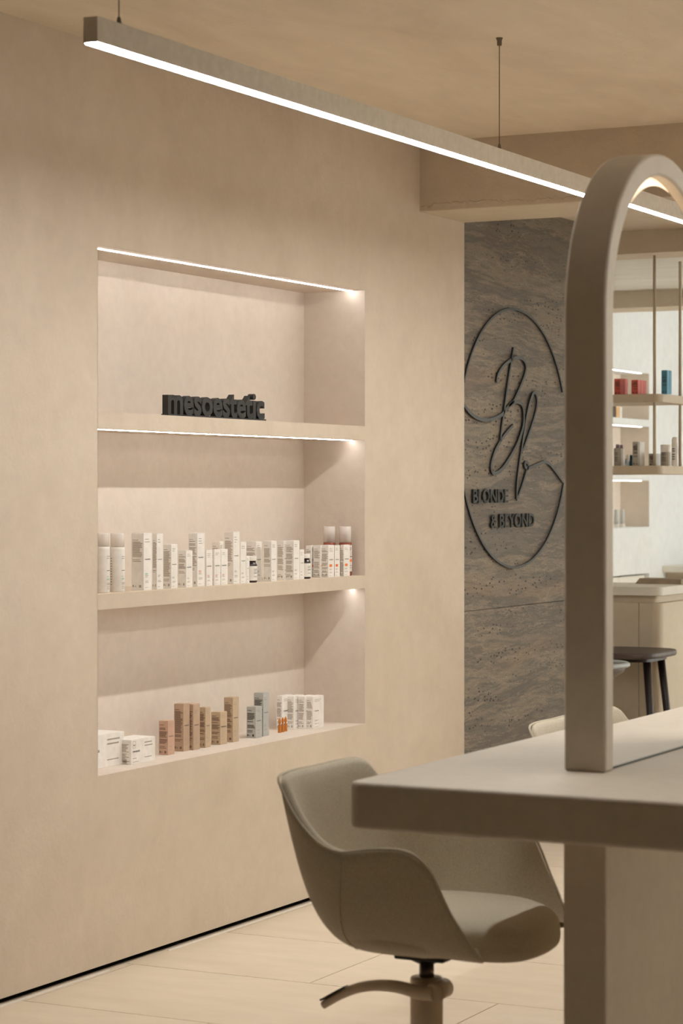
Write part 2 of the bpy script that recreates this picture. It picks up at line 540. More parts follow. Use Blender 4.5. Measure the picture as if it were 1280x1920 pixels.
# arched mirror on the table
ap = onX(1247, 291, FX1)
R = ap.y - FY0
FW = .047
mir = tag(empty('arched_mirror', (FX1 - .045, FY0 + R, TZ)), 'tall arched mirror with a beige frame standing on the table', 'mirror')
zc = ap.z - R
NS = 40
def arch(rad, x):
    p = [(x, FY0 + R - rad, TZ)]
    p += [(x, FY0 + R - rad * math.cos(PI * k / NS), zc + rad * math.sin(PI * k / NS)) for k in range(NS + 1)]
    p += [(x, FY0 + R + rad, TZ)]
    return p
m = MB()
o_, i_ = arch(R, FX1), arch(R - FW, FX1)
o2, i2 = arch(R, FX0), arch(R - FW, FX0)
n = len(o_); fs = []
for k in range(n - 1):
    fs += [(k, k + 1, n + k + 1, n + k), (2 * n + k, 3 * n + k, 3 * n + k + 1, 2 * n + k + 1), (k, 2 * n + k, 2 * n + k + 1, k + 1), (n + k, n + k + 1, 3 * n + k + 1, 3 * n + k)]
fs += [(0, n, 3 * n, 2 * n), (n - 1, 3 * n - 1, 4 * n - 1, 2 * n - 1)]
m.add(o_ + i_ + o2 + i2, fs, True)
fr = m.build('frame', 'microcement', bevel=.006, seg=3)
for p in fr.data.polygons: p.use_smooth = True
fr.data.set_sharp_from_angle(angle=math.radians(40))
local(fr, mir)
MX = FX1 - .014
XMIR = MX
DROP = .020                      # the glass arch sits lower than the frame, leaving a lit gap at the top
def drop(ps): return [(x, y, max(TZ, z - DROP) if z > zc else z) for x, y, z in ps]
g = drop(arch(R - FW - .0005, MX)); g2 = drop(arch(R - FW - .0005, FX0 + .014))
m = MB().add(g + g2, [tuple(range(n)), tuple(range(2 * n - 1, n - 1, -1))])
local(m.build('glass', 'mirror_glass'), mir)
hl = arch(R - FW - .0008, MX - .016); hb = arch(R - FW - .045, MX - .016)
hm = MB(); nn = len(hl)
hm.add(hl[1:-1] + hb[1:-1], [(k, k + 1, nn - 2 + k + 1, nn - 2 + k) for k in range(nn - 3)])
local(hm.build('halo_light', 'led_halo'), mir)['label'] = 'warm halo light behind the top of the glass'
local(bx(MX - .004, MX + .0025, FY0 + FW, FY0 + 2 * R - FW, TZ + .0002, TZ + .0042).build('glass_edge', 'mirror_edge'), mir)

# ------------------------------------------------------------------ tub chair
def make_chair():
    root = empty('salon_chair', (0, 0, 0))
    # right-hand half of the rim (x across, y forward, z up), back centre -> front of arm
    rim = [(0, -.284, .860), (.12, -.279, .862), (.204, -.262, .857), (.224, -.235, .820), (.242, -.194, .775), (.260, -.135, .732), (.272, -.075, .717),
           (.280, -.01, .728), (.284, .05, .733), (.285, .088, .730), (.285, .118, .716), (.284, .142, .690), (.282, .163, .650), (.277, .182, .610), (.268, .205, .570), (.254, .228, .530), (.240, .240, .510)]
    base = [(0, -.185), (.10, -.180), (.165, -.166), (.20, -.145), (.218, -.115), (.228, -.08), (.232, -.045),
            (.235, 0), (.236, .035), (.236, .06), (.236, .085), (.235, .11), (.234, .13), (.232, .15), (.228, .17), (.222, .20), (.205, .225)]
    rs = catmull(rim, 3); bs = catmull([(x, y, 0) for x, y in base], 3)
    full_r = [Vector((-p.x, p.y, p.z)) for p in rs[:0:-1]] + rs
    full_b = [Vector((-p.x, p.y, p.z)) for p in bs[:0:-1]] + bs
    ZB = .484
    rows = []
    for k, (r, b) in enumerate(zip(full_r, full_b)):
        fr_ = max(0, min(1, (r.z - .50) / .2))
        lowz = ZB + .012 * (1 - fr_)
        p0 = Vector((b.x * .5, b.y * .5, lowz - .004)); p1 = Vector((b.x * 1.12, b.y * 1.12 if b.y < 0 else b.y, lowz + .004))
        p2 = Vector((b.x * .72 + r.x * .36, b.y * .72 + r.y * .36, lowz + (r.z - lowz) * .42)); p3 = r
        ring = []
        for q in range(11):
            t = q / 10
            ring.append(p0 * (1 - t) ** 3 + p1 * 3 * t * (1 - t) ** 2 + p2 * 3 * t * t * (1 - t) + p3 * t ** 3)
        inn = Vector((-r.x, -(r.y - .02), 0))
        if inn.length > 1e-6: inn.normalize()
        th = .030 * (.55 + .45 * fr_)
        ring.append(r + inn * th * .35 + Vector((0, 0, .0055)))
        ring.append(r + inn * th * .8 + Vector((0, 0, .002)))
        top = r + inn * th
        low = Vector((b.x * .80, b.y * .80, .530))
        mid = Vector((b.x * .95 * .6 + top.x * .4, b.y * .95 * .6 + top.y * .4, .530 + (max(top.z, .535) - .530) * .45))
        for q in range(1, 7):
            t = q / 6
            ring.append(top * (1 - t) ** 2 + mid * 2 * t * (1 - t) + low * t * t)
        rows.append(ring)
    m = MB(); nr = len(rows[0]); vs = [p for r in rows for p in r]
    fs = [(i * nr + j, (i + 1) * nr + j, (i + 1) * nr + j + 1, i * nr + j + 1) for i in range(len(rows) - 1) for j in range(nr - 1)]
    m.add(vs, fs, True)
    m.build('shell', 'fabric', root, sub=1)
    MB().tube([r + Vector((0, 0, .002)) for r in full_r], .0032, 6).build('piping', 'fabric', root)
    # seams on the outside between back and arms
    for side in (1, -1):
        idx = len(rs) - 1 + side * 18
        inx = []
        for q in range(9):
            fi = 4.5 * (1 - q / 8) ** 1.3
            k0 = int(fi); fr_ = fi - k0
            rr = rows[idx - side * k0][2 + q].lerp(rows[idx - side * (k0 + 1)][2 + q], fr_)
            inx.append(rr + Vector((rr.x, rr.y, 0)).normalized() * .0003)
        MB().tube(catmull(inx, 3), .0014, 5).build('seam', 'fabric', root)
    # seat cushion: rounded pad with a drooping front lip
    m = MB(); nu, nv = 40, 12; vs = []
    for j in range(nv + 1):
        ph = -PI / 2 + PI * j / nv
        for k in range(nu):
            a = 2 * PI * k / nu
            e = .62
            ca, sa = math.cos(a), math.sin(a)
            ux = math.copysign(abs(ca) ** e, ca); uy = math.copysign(abs(sa) ** e, sa)
            cp = math.cos(ph) ** .55; sp = math.copysign(abs(math.sin(ph)) ** .8, math.sin(ph))
            x = .238 * ux * cp; y = .040 + (.250 if uy > 0 else .19) * uy * cp
            y -= .045 * (abs(x) / .238) ** 2.5 * max(0, uy)
            z = .531 + .045 * sp
            fy = max(0, (y - .10) / .19)
            z -= fy * fy * (.008 if sp > 0 else .030)
            if sp > 0: z += .010 * (abs(x) / .22) ** 2 - .006 * math.exp(-((y - .0) / .12) ** 2 - (x / .12) ** 2)
            vs.append((x, y, z))
    fs = [(j * nu + k, j * nu + (k + 1) % nu, (j + 1) * nu + (k + 1) % nu, (j + 1) * nu + k) for j in range(nv) for k in range(nu)]
    m.add(vs, fs, True).build('seat', 'fabric', root, sub=1)
    # mechanism, post, column, base
    MB().box(-.075, .075, -.045, .075, .460, .474).build('seat_plate', 'black_metal', root, bevel=.004)
    MB().lathe([(.022, .443), (.03, .447), (.046, .455), (.052, .462)], 24).build('tilt_mechanism', 'black_metal', root)
    MB().lathe([(.0165, .40), (.0165, .446)], 20).build('gas_post', 'steel', root)
    MB().lathe([(.0365, .012), (.0365, .407), (.034, .4115), (.001, .4125)], 36).build('pump_column', 'column_paint', root)
    MB().lathe([(.036, .0), (.215, .0), (.225, .004), (.225, .010), (.2, .014), (.045, .022), (.036, .03)], 48).build('base_plate', 'column_paint', root)
    return root
chair = make_chair()
# pump lever, a part of the first chair only where it shows (arm sweeping out, knuckle, foot pad)
def lever(root):
    lv = MB().tube([(.0, .044, .392), (.056, .044, .392)], .0215, 20).tube([(.050, .044, .392), (.064, .044, .392)], .0195, 18)
    k = lv.build('lever_knuckle', 'column_paint', root)
    path = catmull([(.060, .046, .390), (.061, .01, .389), (.062, -.04, .397), (.064, -.09, .396), (.066, -.14, .385), (.068, -.185, .364), (.070, -.222, .340)], 5)
    n_ = len(path)
    l = MB().tube(path, [.0165 - .0075 * (i / (n_ - 1)) for i in range(n_)], 12).build('pump_lever', 'column_paint', root)
    p, q = Vector((.067, -.165, .385)), Vector((.070, -.224, .351))
    d = (q - p).normalized()
    s = Vector((1, 0, 0)); s = (s - d * s.dot(d)).normalized(); u = s.cross(d)
    if u.z < 0: u = -u
    m = MB(); vs = [p + s * a * .011 + u * b for a in (-1, 1) for b in (0, .004)] + [q + s * a * .011 + u * b for a in (-1, 1) for b in (0, .004)]
    m.add(vs, [(0, 1, 3, 2), (4, 6, 7, 5), (0, 4, 5, 1), (2, 3, 7, 6), (0, 2, 6, 4), (1, 5, 7, 3)]).build('foot_pad', 'black_metal', l)
lever(chair)
CH = Vector((-2.197, 4.71, 0))
def place(o, loc, face, label):          # face: angle of the sitter's forward direction from +Y
    o.location = loc; o.rotation_euler = (0, 0, face)
    return tag(o, label, 'chair', 'fabric tub chairs at the styling table')
c2, c3 = copy_tree(chair), copy_tree(chair)
place(chair, CH, -PI / 2, 'beige fabric tub chair in front, tucked under the near corner of the table')
place(c2, CH + Vector((.07, 1.26, 0)), -PI / 2, 'beige tub chair farther along the table, its back just showing behind the mirror frame')
place(c3, (2 * XMIR + 2.128, 6.21, 0), PI / 2, 'beige tub chair seen only in the mirror, across the table')

# ------------------------------------------------------------------ lettering helper
def text_meshes(body, bold=0.0):
    """one mesh per letter, flat, in text units; list of (verts2d, faces)"""
    cu = bpy.data.curves.new('txt', 'FONT'); cu.body = body; cu.offset = bold; cu.resolution_u = 3
    o = bpy.data.objects.new('txt', cu); COL.objects.link(o)
    dg = bpy.context.evaluated_depsgraph_get()
    me = bpy.data.meshes.new_from_object(o.evaluated_get(dg))
    bpy.data.objects.remove(o); bpy.data.curves.remove(cu)
    par = list(range(len(me.vertices)))
    def find(a):
        while par[a] != a:
            par[a] = par[par[a]]; a = par[a]
        return a
    for p in me.polygons:
        vs = list(p.vertices)
        for b in vs[1:]:
            ra, rb = find(vs[0]), find(b)
            if ra != rb: par[ra] = rb
    isl = {}
    for p in me.polygons:
        isl.setdefault(find(p.vertices[0]), []).append(tuple(p.vertices))
    parts = []
    for fs in isl.values():
        ids = sorted({i for f in fs for i in f})
        xs = [me.vertices[i].co.x for i in ids]
        parts.append([min(xs), max(xs), fs])
    parts.sort(key=lambda q: -(q[1] - q[0]))
    groups = []
    for a, b, fs in parts:
        for gq in groups:
            if min(b, gq[1]) - max(a, gq[0]) > .7 * (b - a):
                gq[2].extend(fs); break
        else:
            groups.append([a, b, list(fs)])
    groups.sort(key=lambda q: q[0])
    out = []
    for a, b, fs in groups:
        ids = sorted({i for f in fs for i in f}); mp = {i: k for k, i in enumerate(ids)}
        out.append(([(me.vertices[i].co.x, me.vertices[i].co.y) for i in ids], [tuple(mp[i] for i in f) for f in fs]))
    return out
def extrude2d(v2, fs, x0, x1, oy, oz, sy, sz, shear=0.0):
    """text plane -> wall plane facing +X (x -> Y, y -> Z), with thickness"""
    m = MB(); n_ = len(v2)
    P = lambda p, x: (x, oy + p[0] * sy, oz + p[1] * sz + shear * p[0])
    vs = [P(p, x1) for p in v2] + [P(p, x0) for p in v2]
    edges = {}
    for f in fs:
        for a, b in zip(f, f[1:] + f[:1]):
            edges[(a, b)] = edges.get((a, b), 0) + 1
    ff = list(fs) + [tuple(n_ + i for i in reversed(f)) for f in fs]
    for (a, b) in edges:
        if (b, a) not in edges: ff.append((a, n_ + a, n_ + b, b))
    return m.add(vs, ff)
def bbox2d(parts):
    xs = [p[0] for v, f in parts for p in v]; ys = [p[1] for v, f in parts for p in v]
    return min(xs), max(xs), min(ys), max(ys)

# black standing letters on the top shelf
LX = XL - .035
pa, pb = onX(315, 770, LX), onX(496, 782, LX)
sign = tag(empty('standing_letters', (LX, (pa.y + pb.y) / 2, S1T)), 'black three dimensional word mesoestetic standing on the top niche shelf', 'sign')
bl = local(bx(LX - .024, LX + .004, pa.y - .004, pb.y + .004, S1T, S1T + .007).build('base_plate', 'black_letter'), sign)
parts = text_meshes('mesoestetic', .028)
x0, x1, y0, y1 = bbox2d(parts)
zt = onX(481, 739, LX).z
for v2, fs in parts:
    sy = (pb.y - pa.y) / (x1 - x0); sz = (zt - S1T - .005) / (y1 - y0)
    local(extrude2d(v2, fs, LX - .022, LX, pa.y - x0 * sy, S1T + .005 - y0 * sz, sy, sz).build('letter', 'black_letter'), sign)

# ------------------------------------------------------------------ logo on the stone
LG0, LG1 = XS + .004, XS + .0115
logo = tag(empty('wall_logo', (XS + .01, onX(962, 821, XS).y, onX(962, 821, XS).z)), 'dark metal round logo with script initials and BLONDE & BEYOND lettering on the stone wall', 'sign')
Z6 = lambda x, y: onX(860 + x / 3.69, 560 + y / 3.69, LG1)
def dark_returns(o):              # the cut edges of the sign are black, its faces grey
    o.data.materials.append(MATS['black_metal'])
    for p in o.data.polygons:
        if abs(p.normal.x) < .5: p.material_index = 1
    return o
def ribbon(pts, wd, name):
    pts = [(p.y, p.z) for p in pts]; n_ = len(pts); L_, R_ = [], []
    wds = wd if isinstance(wd, list) else [wd] * n_
    for i in range(n_):
        a, b = pts[max(0, i - 1)], pts[min(n_ - 1, i + 1)]
        d = Vector((b[0] - a[0], b[1] - a[1]))
        if d.length < 1e-9: d = Vector((1, 0))
        d.normalize(); nrm = Vector((-d.y, d.x)) * wds[i] / 2
        L_.append((pts[i][0] + nrm.x, pts[i][1] + nrm.y)); R_.append((pts[i][0] - nrm.x, pts[i][1] - nrm.y))
    vs = [(LG1, *p) for p in L_] + [(LG1, *p) for p in R_] + [(LG0, *p) for p in L_] + [(LG0, *p) for p in R_]
    fs = []
    for i in range(n_ - 1):
        fs += [(i, i + 1, n_ + i + 1, n_ + i), (2 * n_ + i, 3 * n_ + i, 3 * n_ + i + 1, 2 * n_ + i + 1), (i, 2 * n_ + i, 2 * n_ + i + 1, i + 1), (n_ + i, n_ + i + 1, 3 * n_ + i + 1, 3 * n_ + i)]
    fs += [(0, n_, 3 * n_, 2 * n_), (n_ - 1, 3 * n_ - 1, 4 * n_ - 1, 2 * n_ - 1)]
    return local(dark_returns(MB().add(vs, fs).build(name, 'logo_metal')), logo)
def stroke(zp, wd=.017, n_=6):
    pts = catmull([Z6(*p) for p in zp], n_)
    k = len(pts)
    return ribbon(pts, [wd * .88 * (.75 + .25 * math.sin(PI * min(1, i / (k - 1) * 1.0))) for i in range(k)], 'script_stroke')
stroke([(382, 338), (372, 400), (352, 520), (335, 640), (318, 760), (305, 850), (294, 940), (290, 990)], .016)
stroke([(263, 577), (272, 530), (300, 480), (340, 440), (385, 413), (425, 408), (455, 428), (468, 470), (461, 520), (440, 580), (410, 650), (382, 706), (345, 745)], .018)
stroke([(30, 722), (45, 745), (85, 795), (135, 829), (190, 840), (250, 828), (300, 802), (330, 765), (362, 730), (400, 713), (432, 725), (449, 765), (452, 850), (435, 930), (400, 1020), (350, 1110), (300, 1180), (260, 1208), (236, 1203), (226, 1168), (234, 1115), (258, 1045), (292, 983), (330, 930), (378, 876)], .020)
stroke([(438, 1065), (472, 978), (510, 870), (538, 770), (545, 700), (533, 655), (514, 662), (490, 730), (470, 830), (455, 920), (437, 1040), (420, 1150), (405, 1280), (402, 1388)], .017)
stroke([(402, 1390), (430, 1325), (455, 1250), (475, 1180), (482, 1150), (471, 1130), (458, 1143), (464, 1166), (490, 1170), (530, 1156), (570, 1138), (602, 1131), (632, 1146), (675, 1200), (722, 1268)], .018)
cc = onX(962, 821, LG1)
rad = (onX(962, 579, LG1).z - onX(962, 1064, LG1).z) / 2
cz = (onX(962, 579, LG1).z + onX(962, 1064, LG1).z) / 2
ya_, yb2 = onX(871, 724, LG1).y, onX(1055.5, 724, LG1).y
ay = (yb2 - ya_) / 2 / math.cos(math.radians(23.4)); cyy = (ya_ + yb2) / 2
for a0_, a1_ in ((23.4, 156.6), (200, 340)):
    ribbon([Vector((LG1, cyy + ay * math.cos(math.radians(a)), cz + rad * math.sin(math.radians(a)))) for a in [a0_ + (a1_ - a0_) * k / 64 for k in range(65)]], .0105, 'ring_arc')
for body, xa, xb, yb_, yt in (('BLONDE', 887, 953, 943, 917), ('& BEYOND', 920.5, 1002, 989, 963)):
    parts = text_meshes(body, .02)
    x0, x1, y0, y1 = bbox2d(parts)
    A, B = onX(xa, yb_, LG1), onX(xb, yb_, LG1)
    xm = (xa + xb) / 2
    zb, zt = onX(xm, yb_, LG1).z, onX(xm, yt, LG1).z
    sy = (B.y - A.y) / (x1 - x0); sz = (zt - zb) / (y1 - y0)
    for v2, fs in parts:
        local(dark_returns(extrude2d(v2, fs, LG0, LG1, A.y - x0 * sy, zb - y0 * sz, sy, sz).build('letter', 'logo_letter')), logo)

# ------------------------------------------------------------------ products: cartons, bottles, jars
brand_parts = text_meshes('mesoestetic', .02)
bb = bbox2d(brand_parts)
_bm = MB()
for v2, fs in brand_parts:
    _bm.add([(0, (p[0] - bb[0]) / (bb[1] - bb[0]), (p[1] - bb[2]) / (bb[1] - bb[0])) for p in v2], fs)
brand_me = _bm.mesh('brand_mark', 'ink')

def carton(name, loc, dx, dy, h, mat, label, ink='ink', accent=None, seed=0, para=.55, group=None, front=True, lean=0.0, landscape=False, sgn=1):
    """box whose near corner (towards room and viewer) stands at loc; dx deep into the niche, dy along the wall.
    sgn=-1: shelf faces the other way (room towards -X)"""
    rg = random.Random(seed)
    body = bx(-dx, 0, 0, dy, 0, h - .0016) if sgn > 0 else bx(0, dx, 0, dy, 0, h - .0016)
    o = body.build(name, mat, bevel=.0009, seg=1, loc=loc)
    f = (bx(-dx + .0008, -.0008, .0008, dy - .0008, h - .0012, h) if sgn > 0 else bx(.0008, dx - .0008, .0008, dy - .0008, h - .0012, h)).build('flap', mat, o)
    tag(o, label, 'carton', group)
    e = .0003 * sgn
    if front:
        m = MB()
        def q(y0, y1, z0, z1): m.add([(e, y0 * dy, z0 * h), (e, y1 * dy, z0 * h), (e, y1 * dy, z1 * h), (e, y0 * dy, z1 * h)], [(0, 1, 2, 3)])
        lh = min(.012, .0022 / h)
        if landscape:
            for k in range(2): q(.55, .55 + rg.uniform(.28, .38), .80 - k * .13, .845 - k * .13)
            q(.55, .85, .20, .23); q(.06, .22, .22, .245); q(.06, .30, .08, .10)
            q(.06, .07, .66, .93); q(.17, .18, .66, .93); q(.06, .18, .92, .935); q(.06, .18, .655, .67); q(.08, .16, .74, .80)
        else:
            nl = rg.choice((2, 2, 3))
            for k in range(nl): q(.14, .14 + rg.uniform(.32, .62), .885 - k * .045, .885 - k * .045 + lh)
            for k in range(2): q(.14, .14 + rg.uniform(.4, .6), .155 - k * .022, .155 - k * .022 + lh * .7)
            q(.14, .5, .045, .045 + lh * .6)
            for k in range(2): q(.14, .14 + rg.uniform(.25, .45), .25 - k * .022, .25 - k * .022 + lh * .8)
        m.build('front_print', ink if ink != 'ink' else 'ink_light', o)['kind'] = 'stuff'
        bw = min(dy * .66, .034) if not landscape else dy * .30
        b_ = linkmesh('brand_mark', brand_me, o, (e, dy * .14 if not landscape else dy * .06, h * (.53 if not landscape else .48)), (1, bw, bw * 1.05))
        if accent:
            m = MB(); m.add([(e, dy * .16, h * .32), (e, dy * .62, h * .32), (e, dy * .62, h * .40), (e, dy * .16, h * .40)] if accent == 'ink_orange' else
                            [(e, dy * .14, h * .27), (e, dy * .5, h * .27), (e, dy * .5, h * .30), (e, dy * .14, h * .30)], [(0, 1, 2, 3)])
            m.build('accent_mark', accent, o)['kind'] = 'stuff'
    # small print on the side that faces the viewer
    if dx > .012:
        m = MB(); e2 = -.0003
        xl, xr_ = (-dx, 0) if sgn > 0 else (0, dx)
        def s(x0, x1, z0, z1): m.add([(xl + (xr_ - xl) * x0, e2, z0 * h), (xl + (xr_ - xl) * x1, e2, z0 * h), (xl + (xr_ - xl) * x1, e2, z1 * h), (xl + (xr_ - xl) * x0, e2, z1 * h)], [(0, 1, 2, 3)])
        step = .0042 / h if h > .08 else .0034 / h
        z = .87
        s(.10, .55, z, z + step * .45); z -= step * 1.6
        while z > 1 - para - .12:
            if rg.random() > .12: s(.10, rg.uniform(.68, .92), z, z + step * .62)
            z -= step
        z -= step * 1.5
        for k in range(2): s(.10, rg.uniform(.6, .9), z - k * step * 1.2, z - k * step * 1.2 + step * .5)
        s(.10, .22, .055, .055 + .007 / h); s(.32, .38, .055, .055 + .005 / h); s(.62, .80, .05, .05 + .008 / h)
        m.build('side_print', 'ink_brown' if mat in ('rose_card', 'taupe_card', 'sand_card') else ('ink_light' if mat == 'white_card' else 'ink'), o)['kind'] = 'stuff'
    if lean:
        o.rotation_euler = (0, lean, 0)
    return o

def px_carton(xl, xc, xr, yt, zs, inset, label, mat='white_card', name='product_carton', **kw):
    X = XL - inset
    c = onX(xc, 1000, X)
    yr = onX(xr, 1000, X).y
    xlw = onY(xl, 1000, c.y).x
    h = onX(xc, yt, X).z - zs
    return carton(name, (X, c.y, zs), c.x - xlw, yr - c.y - .0006, h, mat, label, **kw)

G2 = 'white skincare products on the middle niche shelf'
ROW2 = [ # xl, xc, xr, yt, inset, accent, paragraph share, label
 (246, 269.5, 285, 999.5, .028, 'ink_mint', .30, 'tall white carton just right of the two white pump bottles'),
 (285.5, 294, 306, 1000.5, .028, None, .50, 'slim tall white carton, second in the row after the pump bottles'),
 (305, 321, 333, 1020.5, .028, None, .62, 'medium white carton with a long text panel, third after the pump bottles'),
 (333.5, 349, 361, 1032, .028, None, .40, 'short white carton standing in front of the tall carton beside it'),
 (353, 370, 384, 999, .029, 'ink_pink', .50, 'tall white carton with pink mark in the left half of the middle shelf'),
 (383.5, 387, 398.5, 1031, .028, 'ink_pink', .3, 'first of three short white cartons with pink marks'),
 (398.8, 402, 413.5, 1030, .028, 'ink_pink', .3, 'middle of three short white cartons with pink marks'),
 (413.6, 414.5, 427, 1029.5, .028, 'ink_pink', .3, 'last of three short white cartons with pink marks'),
 (397, 412, 419, 1015, .115, None, .3, 'white carton at the back, peeking over the three short pink marked cartons'),
 (420, 437.5, 449.5, 997, .029, None, .45, 'tallest white carton in the centre of the middle shelf'),
 (449.8, 451, 462, 1016, .028, None, .3, 'medium white carton right beside the tallest one'),
 (460.5, 461.7, 468, 1042, .026, None, .3, 'lowest narrow white carton next to the left dark jar'),
 (460, 480, 491, 1015.5, .09, None, .45, 'white carton standing behind the left dark jar'),
 (493.5, 508.5, 519, 1014, .030, None, .42, 'white carton just right of the left dark jar'),
 (519.3, 532, 543, 1014, .062, None, .7, 'white carton half hidden, middle of the three between the dark jars'),
 (534.8, 550.5, 561.5, 1013.5, .030, None, .7, 'white carton with long text panel, right one of the three between the dark jars'),
 (560.8, 562, 570.5, 1030, .031, None, .4, 'narrow white carton touching the right dark jar'),
 (573, 583, 596, 1023, .090, 'ink_orange', .75, 'white carton with orange mark, hindmost behind the right dark jar'),
 (587, 600.5, 612, 1022.5, .055, 'ink_orange', .75, 'white carton with orange mark, second from the right dark jar'),
 (602, 615.5, 626.5, 1022, .028, 'ink_orange', .75, 'white carton with orange mark, third from the right dark jar'),
 (626.6, 627.3, 637.3, 1022, .029, 'ink_orange', .4, 'white carton with orange mark, fourth from the right dark jar'),
 (637.5, 644.5, 656, 1021.5, .028, 'ink_orange', .75, 'rightmost white carton with orange mark, in front of the amber bottle'),
]
for k, (xl, xc, xr, yt, ins, acc, para, lab) in enumerate(ROW2):
    px_carton(xl, xc, xr, yt, S2T, ins, lab, accent=acc, para=para, seed=k + 1, group=G2)

def pump_bottle(xa, xb, ytop, ysh, zs, inset, label, amber=False):
    X = XL - inset
    c = onX((xa + xb) / 2, 1000, X)
    zc_ = -c.x * SN + c.y * CS
    r = (xb - xa) / 2 * zc_ / F_PX
    zsh = onX((xa + xb) / 2, ysh, X).z - zs
    zt_ = onX((xa + xb) / 2, ytop, X).z - zs
    b = MB().lathe([(r * .93, 0), (r, .003), (r, zsh - .006), (r * .97, zsh - .002), (r * .9, zsh)], 28).build('foam_bottle' if not amber else 'amber_bottle', 'amber_liquid' if amber else 'white_plastic', loc=(c.x - r, c.y, zs))
    tag(b, label, 'bottle')
    MB().lathe([(r * .92, zsh + .0005), (r * .92, zt_ - .002), (r * .86, zt_)], 28).build('clear_cap', 'clear_cap', b)
    MB().lathe([(r * .55, zsh + .0005), (r * .55, zsh + .010), (r * .25, zsh + .011), (r * .25, zsh + .026), (r * .5, zsh + .027), (r * .5, zsh + .034), (r * .1, zsh + .035)], 18).build('pump_head', 'amber_liquid' if amber else 'white_plastic', b)
    # printed label: curved bars on the front
    m = MB()
    rr = r + .0004
    def bar(a0, a1, z0, z1):
        n_ = 5
        vs = []
        for i in range(n_ + 1):
            a = math.radians(a0 + (a1 - a0) * i / n_)
            vs += [(rr * math.cos(a), rr * math.sin(a), z0), (rr * math.cos(a), rr * math.sin(a), z1)]
        m.add(vs, [(2 * i, 2 * i + 2, 2 * i + 3, 2 * i + 1) for i in range(n_)])
    if amber:
        rr = r + .0003
        bar(-62, 40, zsh * .13, zsh * .93)
        lb = m.build('paper_label', 'label_paper', b)
        m = MB(); rr = r + .0007
        bar(-30, 10, zsh * .42, zsh * .50); m.build('accent_mark', 'ink_orange', b)
        m = MB(); bar(-30, 20, zsh * .57, zsh * .59); bar(-30, 8, zsh * .83, zsh * .845); bar(-30, 0, zsh * .78, zsh * .795); bar(-30, 14, zsh * .30, zsh * .31); bar(-30, 10, zsh * .24, zsh * .25)
        m.build('print', 'ink', b)['kind'] = 'stuff'
    else:
        bar(-22, 22, zsh * .478, zsh * .49); bar(-22, 18, zsh * .79, zsh * .798); bar(-22, 14, zsh * .745, zsh * .753)
        m.build('print', 'ink', b)['kind'] = 'stuff'
        m = MB(); bar(-22, 8, zsh * .28, zsh * .31); bar(-22, -4, zsh * .345, zsh * .36); m.build('accent_mark', 'ink_mint', b)
        m = MB()
        for z in (.21, .19, .17, .125, .085): bar(-22, 20, zsh * z, zsh * (z + .009))
        for z in range(11): bar(-118, -100, zsh * (.16 + z * .058), zsh * (.16 + z * .058 + .02))
        m.build('small_print', 'ink_light', b)['kind'] = 'stuff'
    return b
pump_bottle(190.5, 217.3, 1000, 1025, S2T, .028, 'leftmost white foam bottle with clear cap on the middle shelf')
pump_bottle(217.6, 246, 1000, 1026, S2T, .026, 'second white foam bottle with clear cap, beside the tall carton')
pump_bottle(616, 640, 987, 1017.5, S2T, .085, 'amber bottle with clear cap half hidden behind the orange marked cartons', True)
pump_bottle(646, 670.5, 987, 1017.5, S2T, .034, 'rightmost amber bottle with white label at the end of the middle shelf', True)

def jar(xa, xb, ytop, zs, inset, label):
    X = XL - inset
    c = onX((xa + xb) / 2, 1000, X); zc_ = -c.x * SN + c.y * CS
    r = (xb - xa) / 2 * zc_ / F_PX
    h = onX((xa + xb) / 2, ytop, X).z - zs
    b = MB().lathe([(r * .9, 0), (r, .003), (r, h * .66), (r * .93, h * .71), (r * .78, h * .735), (r * .78, h * .84)], 28).build('pill_jar', 'dark_jar', loc=(c.x - r, c.y, zs))
    tag(b, label, 'jar')
    MB().lathe([(r * .88, h * .83), (r * .9, h * .84), (r * .9, h * .985), (r * .86, h)], 28).build('lid', 'white_plastic', b)
    m = MB(); mm = MB()
    def bar(mb, a0, a1, z0, z1, rr):
        n_ = 8; vs = []
        for i in range(n_ + 1):
            a = math.radians(a0 + (a1 - a0) * i / n_)
            vs += [(rr * math.cos(a), rr * math.sin(a), z0), (rr * math.cos(a), rr * math.sin(a), z1)]
        mb.add(vs, [(2 * i, 2 * i + 2, 2 * i + 3, 2 * i + 1) for i in range(n_)])
    bar(m, -70, 60, h * .08, h * .63, r + .0003); bar(m, -150, -84, h * .08, h * .63, r + .0003)
    m.build('paper_label', 'label_paper', b)
    bar(mm, -32, 12, h * .50, h * .515, r + .0007); bar(mm, -32, 0, h * .44, h * .455, r + .0007); bar(mm, -32, 20, h * .355, h * .375, r + .0007); bar(mm, -32, 5, h * .22, h * .235, r + .0007)
    for z in range(6): bar(mm, -130, -95, h * (.14 + z * .075), h * (.14 + z * .075 + .025), r + .0007)
    mm.build('print', 'ink', b)['kind'] = 'stuff'
    return b
jar(468.5, 492.5, 1043, S2T, .026, 'dark pill jar with white lid, left of the two on the middle shelf')
jar(569.8, 592.2, 1039, S2T, .026, 'dark pill jar with white lid, right of the two on the middle shelf')

